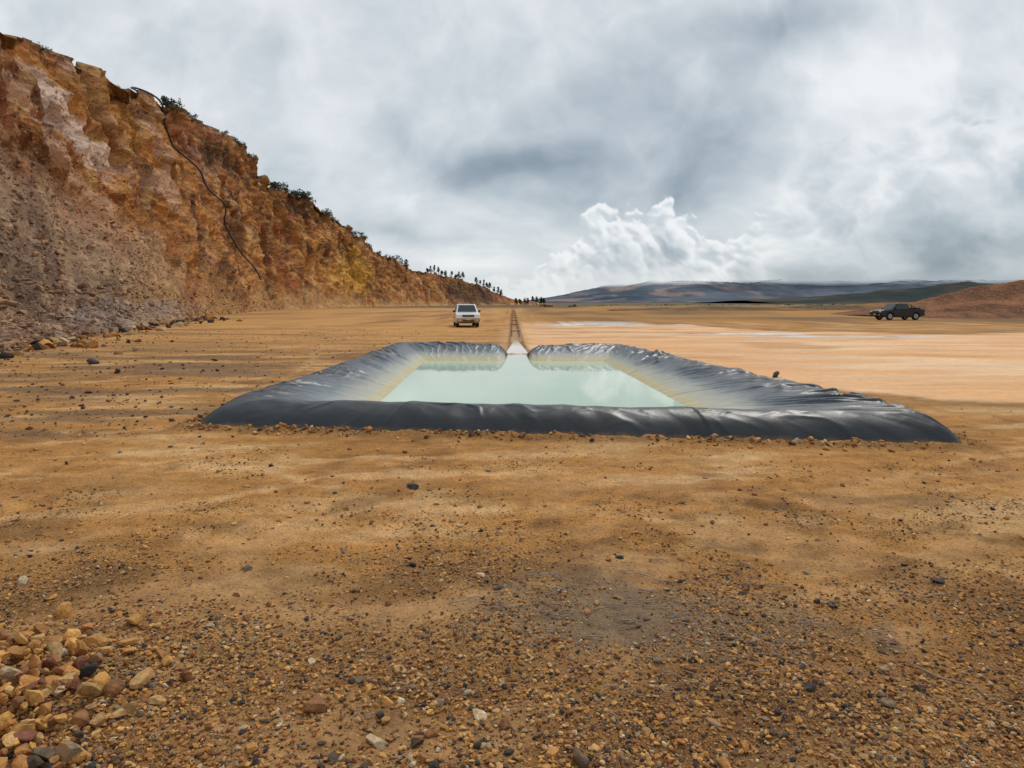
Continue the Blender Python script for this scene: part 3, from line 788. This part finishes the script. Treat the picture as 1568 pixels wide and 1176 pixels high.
def poly_extrude(name, par, mat, prof, w, y0=None, bev=.03):
    bm = bmesh.new(); vs = [bm.verts.new((x, -w/2, z)) for x, z in prof]; fc = bm.faces.new(vs)
    r = bmesh.ops.extrude_face_region(bm, geom=[fc])
    for v in [g for g in r['geom'] if isinstance(g, bmesh.types.BMVert)]: v.co.y += w
    bmesh.ops.recalc_face_normals(bm, faces=bm.faces)
    me = bpy.data.meshes.new(name); bm.to_mesh(me); bm.free(); me.materials.append(mat)
    o = bpy.data.objects.new(name, me); scene.collection.objects.link(o); o.parent = par
    if y0 is not None: o.location.y = y0
    if bev:
        m = o.modifiers.new("b", 'BEVEL'); m.width = bev; m.segments = 2; m.limit_method = 'ANGLE'; m.angle_limit = .6
    return o
def quad(name, par, mat, pts):
    me = bpy.data.meshes.new(name); me.from_pydata(pts, [], [tuple(range(len(pts)))]); me.materials.append(mat)
    o = bpy.data.objects.new(name, me); scene.collection.objects.link(o); o.parent = par
    return o
def pickup(name, paint, loc, rz, rollbar=False, low=None):
    e = bpy.data.objects.new(name, None); scene.collection.objects.link(e); e.location = loc; e.rotation_euler = (0, 0, rz)
    W = 1.84
    def arch(cx, r): return [(cx+r*math.cos(a), .42+r*math.sin(a)) for a in np.linspace(math.pi+.2, -.2, 11)]
    prof = [(-2.62, .55)]+arch(-1.6, .46)+[(-1.1, .36), (1.05, .36)]+arch(1.55, .46)+[(2.4, .42), (2.6, .48), (2.64, .8), (2.56, 1.0), (2.3, 1.09), (1.25, 1.16), (-.9, 1.14), (-.92, .90), (-2.62, .90)]
    poly_extrude("body", e, paint, prof, W, None, .03)
    for sg in (-1, 1): poly_extrude("bed_side", e, paint, [(-2.64, .903), (-.94, .903), (-.94, 1.17), (-2.64, 1.17)], .09, sg*(W/2-.05), .015)
    pbox("tailgate", e, paint, (-2.60, 0, 1.03), (.07, W-.22, .25), .015)
    pbox("bed_liner", e, mblk, (-1.77, 0, .915), (1.6, W-.22, .02), 0)
    xb0, xb1, xt0, xt1, zb, zt, wb, wt = -.92, 1.30, -.72, .55, 1.13, 1.80, W/2-.03, W/2-.2
    V = [(xb0, -wb, zb), (xb1, -wb, zb), (xb1, wb, zb), (xb0, wb, zb), (xt0, -wt, zt), (xt1, -wt, zt), (xt1, wt, zt), (xt0, wt, zt)]
    me = bpy.data.meshes.new("cab"); me.from_pydata(V, [], [(0, 3, 2, 1), (4, 5, 6, 7), (0, 1, 5, 4), (1, 2, 6, 5), (2, 3, 7, 6), (3, 0, 4, 7)]); me.materials.append(paint)
    o = bpy.data.objects.new("cab", me); scene.collection.objects.link(o); o.parent = e
    m = o.modifiers.new("b", 'BEVEL'); m.width = .06; m.segments = 3
    def face_q(a, b, c_, d, s0, s1, t0, t1, off):
        a, b, c_, d = map(Vector, (a, b, c_, d))
        def P(s_, t_): return a.lerp(b, s_).lerp(d.lerp(c_, s_), t_)
        n_ = (b-a).cross(d-a).normalized()
        if (a-Vector((0.2, 0, 1.4))).dot(n_) < 0: n_ = -n_
        return [tuple(P(s_, t_)+n_*off) for s_, t_ in ((s0, t0), (s1, t0), (s1, t1), (s0, t1))]
    quad("windshield", e, mglass, face_q(V[1], V[2], V[6], V[5], .07, .93, .1, .9, .012))
    quad("rear_window", e, mglass, face_q(V[3], V[0], V[4], V[7], .12, .88, .15, .85, .012))
    for sg, (a, b, c_, d) in ((-1, (V[0], V[1], V[5], V[4])), (1, (V[3], V[2], V[6], V[7]))):
        quad("side_window_front", e, mglass, face_q(a, b, c_, d, .50, .86, .12, .88, .012))
        quad("side_window_rear", e, mglass, face_q(a, b, c_, d, .08, .46, .12, .88, .012))
        pbox("mirror", e, mblk, (1.0, sg*(W/2+.09), 1.25), (.1, .18, .17), .02)
        pbox("side_step", e, mblk, (0, sg*(W/2-.02), .33), (1.9, .14, .05), .01)
        pbox("headlight", e, mlamp, (2.53, sg*.68, .93), (.16, .36, .17), .03)
        pbox("tail_light", e, mred, (-2.63, sg*(W/2-.07), .95), (.05, .11, .34), .01)
        pbox("fog_light", e, mlamp, (2.70, sg*.66, .58), (.04, .16, .1), .01)
        pbox("door_seam", e, mblk, (.12, sg*(W/2+.001), .82), (.014, .01, .6), 0)
        pbox("door_handle", e, mblk, (-.1, sg*(W/2+.012), 1.0), (.16, .03, .03), 0)
        for cx in (-1.6, 1.55):
            for nm, mt_, r, w in (("tire", mtire, .42, .25), ("rim", mrim, .24, .27), ("hub", mblk, .07, .285)):
                bm = bmesh.new(); bmesh.ops.create_cone(bm, cap_ends=True, segments=32, radius1=r, radius2=r, depth=w)
                me = bpy.data.meshes.new(nm); bm.to_mesh(me); bm.free(); me.materials.append(mt_)
                o = bpy.data.objects.new(nm, me); scene.collection.objects.link(o); o.parent = e
                if nm == "tire": m = o.modifiers.new("b", 'BEVEL'); m.width = .05; m.segments = 2; m.limit_method = 'ANGLE'; m.angle_limit = .8
                o.rotation_euler = (math.pi/2, 0, 0); o.location = (cx, sg*(W/2-.14), .42)
    pbox("grille", e, mblk, (2.60, 0, .90), (.1, .92, .22), .02)
    pbox("grille_bar", e, mrim, (2.655, 0, .90), (.02, .8, .04), 0)
    pbox("front_bumper", e, low or mblk, (2.62, 0, .58), (.2, W-.02, .26), .05)
    pbox("bumper_intake", e, mblk, (2.715, 0, .54), (.03, .9, .12), .01)
    pbox("number_plate", e, mplate, (2.735, 0, .64), (.012, .36, .13), 0)
    pbox("rear_bumper", e, mblk, (-2.68, 0, .55), (.16, W-.1, .16), .03)
    pbox("chassis", e, mblk, (0, 0, .42), (4.6, 1.2, .2), .02)
    if rollbar:
        for sg in (-1, 1):
            pbox("roll_bar_leg", e, mblk, (-1.15, sg*.74, 1.38), (.07, .07, .5), .02)
            quad("roll_bar_brace", e, mblk, [(-1.15, sg*.74, 1.62), (-1.15, sg*.74, 1.52), (-1.95, sg*.74, 1.17), (-2.0, sg*.74, 1.24)])
        pbox("roll_bar_top", e, mblk, (-1.15, 0, 1.64), (.07, 1.56, .07), .02)
        pbox("toolbox", e, mblk, (-2.1, 0, 1.2), (.6, 1.3, .3), .03)
    return e
mwhite = simple_mat("white_paint", (.78, .78, .76), .3, coat=.5, var=.05)
mdark = simple_mat("dark_paint", (.008, .009, .011), .28, spec=.35, coat=.2, var=.1)
mdirty = simple_mat("muddy_bumper", (.42, .26, .11), .7)
def gz(x, y): return float(ground_height(np.array([float(x)]), np.array([float(y)]))[0])
X_, Y_ = -3.75, 55.5
pickup("white_pickup_truck", mwhite, (X_, Y_, gz(X_, Y_)), math.radians(-90+8), low=mdirty)
X_, Y_ = 42.0, 74.5
pickup("black_pickup_truck", mdark, (X_, Y_, gz(X_, Y_)), math.radians(190), rollbar=True)

# ------------------------------------------------------------------ sky: clouds generated over the celestial sphere (azimuth / elevation)
SW, SH = 4096, 2048
SUN_EL, SUN_AZ = math.radians(52), math.radians(25)
def ramp_np(L):
    xs_ = [0, .35, .6, .85, 1.0]
    cs_ = np.array([(.17, .215, .27), (.31, .38, .44), (.51, .575, .625), (.75, .79, .82), (.91, .925, .935)])
    return np.stack([np.interp(L, xs_, cs_[:, k]) for k in range(3)], -1)
def front_clouds(az, el):
    P = 784+1045*np.tan(az); Q = 462-1045*np.tan(el)/np.cos(az)
    vq = 260*np.log1p(np.maximum(462-Q, -30)/130.)
    wx = 70*fbm(P/240, vq/170, 81, 4); wy = 45*fbm(P/200+7, vq/150, 82, 4)
    A = P+wx; B = Q+wy*np.clip((480-Q)/200, .15, 1)
    def g(x0, y0, sx, sy, k, sh=0.): return k*np.exp(-((A-x0)/sx)**2-((B-y0-sh*(A-x0))/sy)**2)
    h1 = fbm(A/300, vq/130+wy/130, 83, 5); h2 = fbm(A/110, vq/60+wy/60, 84, 6, .55)
    bl = billow(A/170, B/110, 85, 5, .5)
    L = .79+.20*h1+.11*h2+.12*(.42-bl)
    L += g(100, 40, 420, 110, .08)+g(850, 268, 110, 34, -.42)+g(740, 255, 80, 28, -.20)+g(960, 170, 150, 65, -.24, -.15)+g(1090, 230, 90, 90, -.26)
    L += g(1215, 30, 110, 42, -.36)+g(1350, 130, 170, 60, .12)+g(1500, 60, 110, 70, .05)+g(880, 320, 60, 28, -.22)+g(1060, 300, 90, 45, -.24)
    L += g(620, 355, 150, 22, -.18)+g(600, 230, 160, 50, -.08)+g(640, 390, 150, 20, .10)+g(330, 60, 120, 60, -.06)
    L += g(1500, 200, 90, 60, -.10)+g(1400, 330, 120, 60, .02)
    L = np.clip(L, .04, 1)
    top = np.interp(P, [-500, 700, 780, 850, 890, 925, 960, 990, 1020, 1050, 1075, 1110, 1135, 1155, 1185, 1215, 1260, 1350, 1450, 2200], [462, 458, 430, 400, 352, 322, 318, 335, 308, 335, 372, 385, 352, 338, 352, 290, 240, 215, 215, 215])
    puff = billow(P/62+wx/260, Q/50+wy/200, 86, 5, .52)
    puff2 = billow(P/24, Q/20, 87, 4, .5)
    dens = (Q-top)+(puff-.42)*52+(puff2-.45)*12
    m = sst(-2, 9, dens)*sst(1330, 1190, P)*sst(600, 860, P)
    Hh = np.sqrt(np.clip(dens, 0, 90)/90)*34+billow(P/62+wx/260, Q/50+wy/200, 86, 3, .45)*24
    for _ in range(3):
        Hh[1:-1] = (Hh[:-2]+2*Hh[1:-1]+Hh[2:])/4; Hh[:, 1:-1] = (Hh[:, :-2]+2*Hh[:, 1:-1]+Hh[:, 2:])/4
    gy, gx = np.gradient(Hh)
    gxs = gx/np.maximum(1e-6, np.abs(np.gradient(P, axis=1))); gys = gy/np.maximum(1e-6, np.abs(np.gradient(Q, axis=0)))
    shade = -gys*.11 - gxs*.06
    Lc = .85+np.clip(shade, -.14, .15)-.24*sst(15, 90, dens)+.10*h2+.18*sst(400, 440, Q)*sst(1150, 1000, P)
    L = L*(1-m)+np.clip(Lc, .25, 1)*m
    pf = billow(P/190+wx/200, Q/130+wy/150, 89, 5, .5)
    top2 = np.interp(P, [1080, 1150, 1200, 1300, 1400, 1600, 2200], [430, 345, 265, 185, 150, 130, 120])
    d2 = (Q-top2)+(pf-.42)*110
    m2 = sst(0, 40, d2)*sst(1120, 1200, P)*.85
    L2 = .92-.20*sst(40, 190, d2)-.45*(pf-.40)+.10*h2
    L2 -= .36*np.exp(-((A-1500)/150)**2-((B-375)/38)**2)+.16*np.exp(-((A-1260)/110)**2-((B-425)/22)**2)
    L = L*(1-m2)+np.clip(L2, .12, 1)*m2
    lay = fbm(P/190, Q/16, 90, 4)
    L += (.08*lay)*sst(330, 400, Q)*sst(900, 700, P)
    grey = sst(400, 440, Q+10*h2)*sst(1120, 1280, P)
    L = L*(1-grey*.75)+(.42+.05*lay)*grey*.75
    wb = sst(390, 440, Q+12*h2)*sst(1250, 1000, P)
    L = L*(1-.6*wb)+.86*.6*wb
    return np.clip(L, 0, 1)
img = np.zeros((SH, SW, 4), np.float32); img[..., 3] = 1
k = 8
rr_ = np.arange(0, SH, k)+k/2; cc_ = np.arange(0, SW, k)+k/2
LON, EL = np.meshgrid((cc_)/SW*2*math.pi-math.pi, (rr_)/SH*math.pi-math.pi/2)
X3 = np.cos(EL)*np.sin(LON); Y3 = np.cos(EL)*np.cos(LON); Z3 = np.sin(EL)*1.8
Lg = np.clip(.74+.34*fbm(X3*2.4, Y3*2.4, Z3*2.4, 5)+.12*fbm(X3*7, Y3*7, Z3*7, 4), .1, 1)
cg = ramp_np(Lg); cg = mixc(cg, (.30, .21, .13), sst(.0, -.04, EL))
img[..., :3] = np.repeat(np.repeat(cg, k, 0), k, 1)
c0 = int((math.radians(-58)+math.pi)/(2*math.pi)*SW); c1 = int((math.radians(58)+math.pi)/(2*math.pi)*SW)
r0 = int((math.radians(-1.2)+math.pi/2)/math.pi*SH); r1_ = int((math.radians(48)+math.pi/2)/math.pi*SH)
az, el = np.meshgrid((np.arange(c0, c1)+.5)/SW*2*math.pi-math.pi, (np.arange(r0, r1_)+.5)/SH*math.pi-math.pi/2)
Lf = front_clouds(az, el)
wgt = sst(math.radians(57), math.radians(46), np.abs(az))*sst(math.radians(47), math.radians(34), el)
img[r0:r1_, c0:c1, :3] = mixc(img[r0:r1_, c0:c1, :3], ramp_np(Lf), wgt)
img = np.roll(img, -SW//4, axis=1)     # Blender equirect: +Y lies a quarter of the way across
im = bpy.data.images.new("overcast_sky", SW, SH, alpha=False, float_buffer=True)
im.colorspace_settings.name = 'Linear Rec.709'
im.pixels.foreach_set(np.ascontiguousarray(img).ravel()); im.update(); im.pack()
tick("sky")
w = bpy.data.worlds.new("World"); scene.world = w; w.use_nodes = True
nt = w.node_tree; nt.nodes.clear(); t = NT(nt)
out = nt.nodes.new('ShaderNodeOutputWorld')
sky = nt.nodes.new('ShaderNodeTexSky'); sky.sky_type = 'NISHITA'; sky.sun_disc = False; sky.sun_elevation = SUN_EL; sky.sun_rotation = SUN_AZ
b1 = nt.nodes.new('ShaderNodeBackground'); nt.links.new(sky.outputs[0], b1.inputs[0]); b1.inputs[1].default_value = .08
env = nt.nodes.new('ShaderNodeTexEnvironment'); env.image = im; env.interpolation = 'Linear'
tcn = nt.nodes.new('ShaderNodeTexCoord')
nt.links.new(tcn.outputs['Generated'], env.inputs[0])
b2 = nt.nodes.new('ShaderNodeBackground'); nt.links.new(env.outputs[0], b2.inputs[0]); b2.inputs[1].default_value = 1.0
ad = nt.nodes.new('ShaderNodeMixShader'); ad.inputs[0].default_value = .9
nt.links.new(b1.outputs[0], ad.inputs[1]); nt.links.new(b2.outputs[0], ad.inputs[2]); nt.links.new(ad.outputs[0], out.inputs[0])

sl = bpy.data.lights.new("sun", 'SUN'); sl.energy = 1.5; sl.angle = math.radians(12); sl.color = (1, .95, .87)
so = bpy.data.objects.new("sun", sl); scene.collection.objects.link(so)
d = Vector((math.sin(SUN_AZ)*math.cos(SUN_EL), math.cos(SUN_AZ)*math.cos(SUN_EL), math.sin(SUN_EL)))
so.rotation_euler = d.to_track_quat('Z', 'Y').to_euler()

# ------------------------------------------------------------------ camera
cam = bpy.data.cameras.new("camera"); co = bpy.data.objects.new("camera", cam); scene.collection.objects.link(co)
co.location = (0, 0, CAMH); co.rotation_euler = (math.pi/2, 0, 0)
cam.sensor_width = 36; cam.lens = 24; cam.shift_y = -(588-462)/1568.; cam.clip_end = 20000; cam.clip_start = .05
scene.camera = co
scene.view_settings.view_transform = 'Standard'; scene.view_settings.look = 'None'; scene.view_settings.exposure = 0
tick("end")
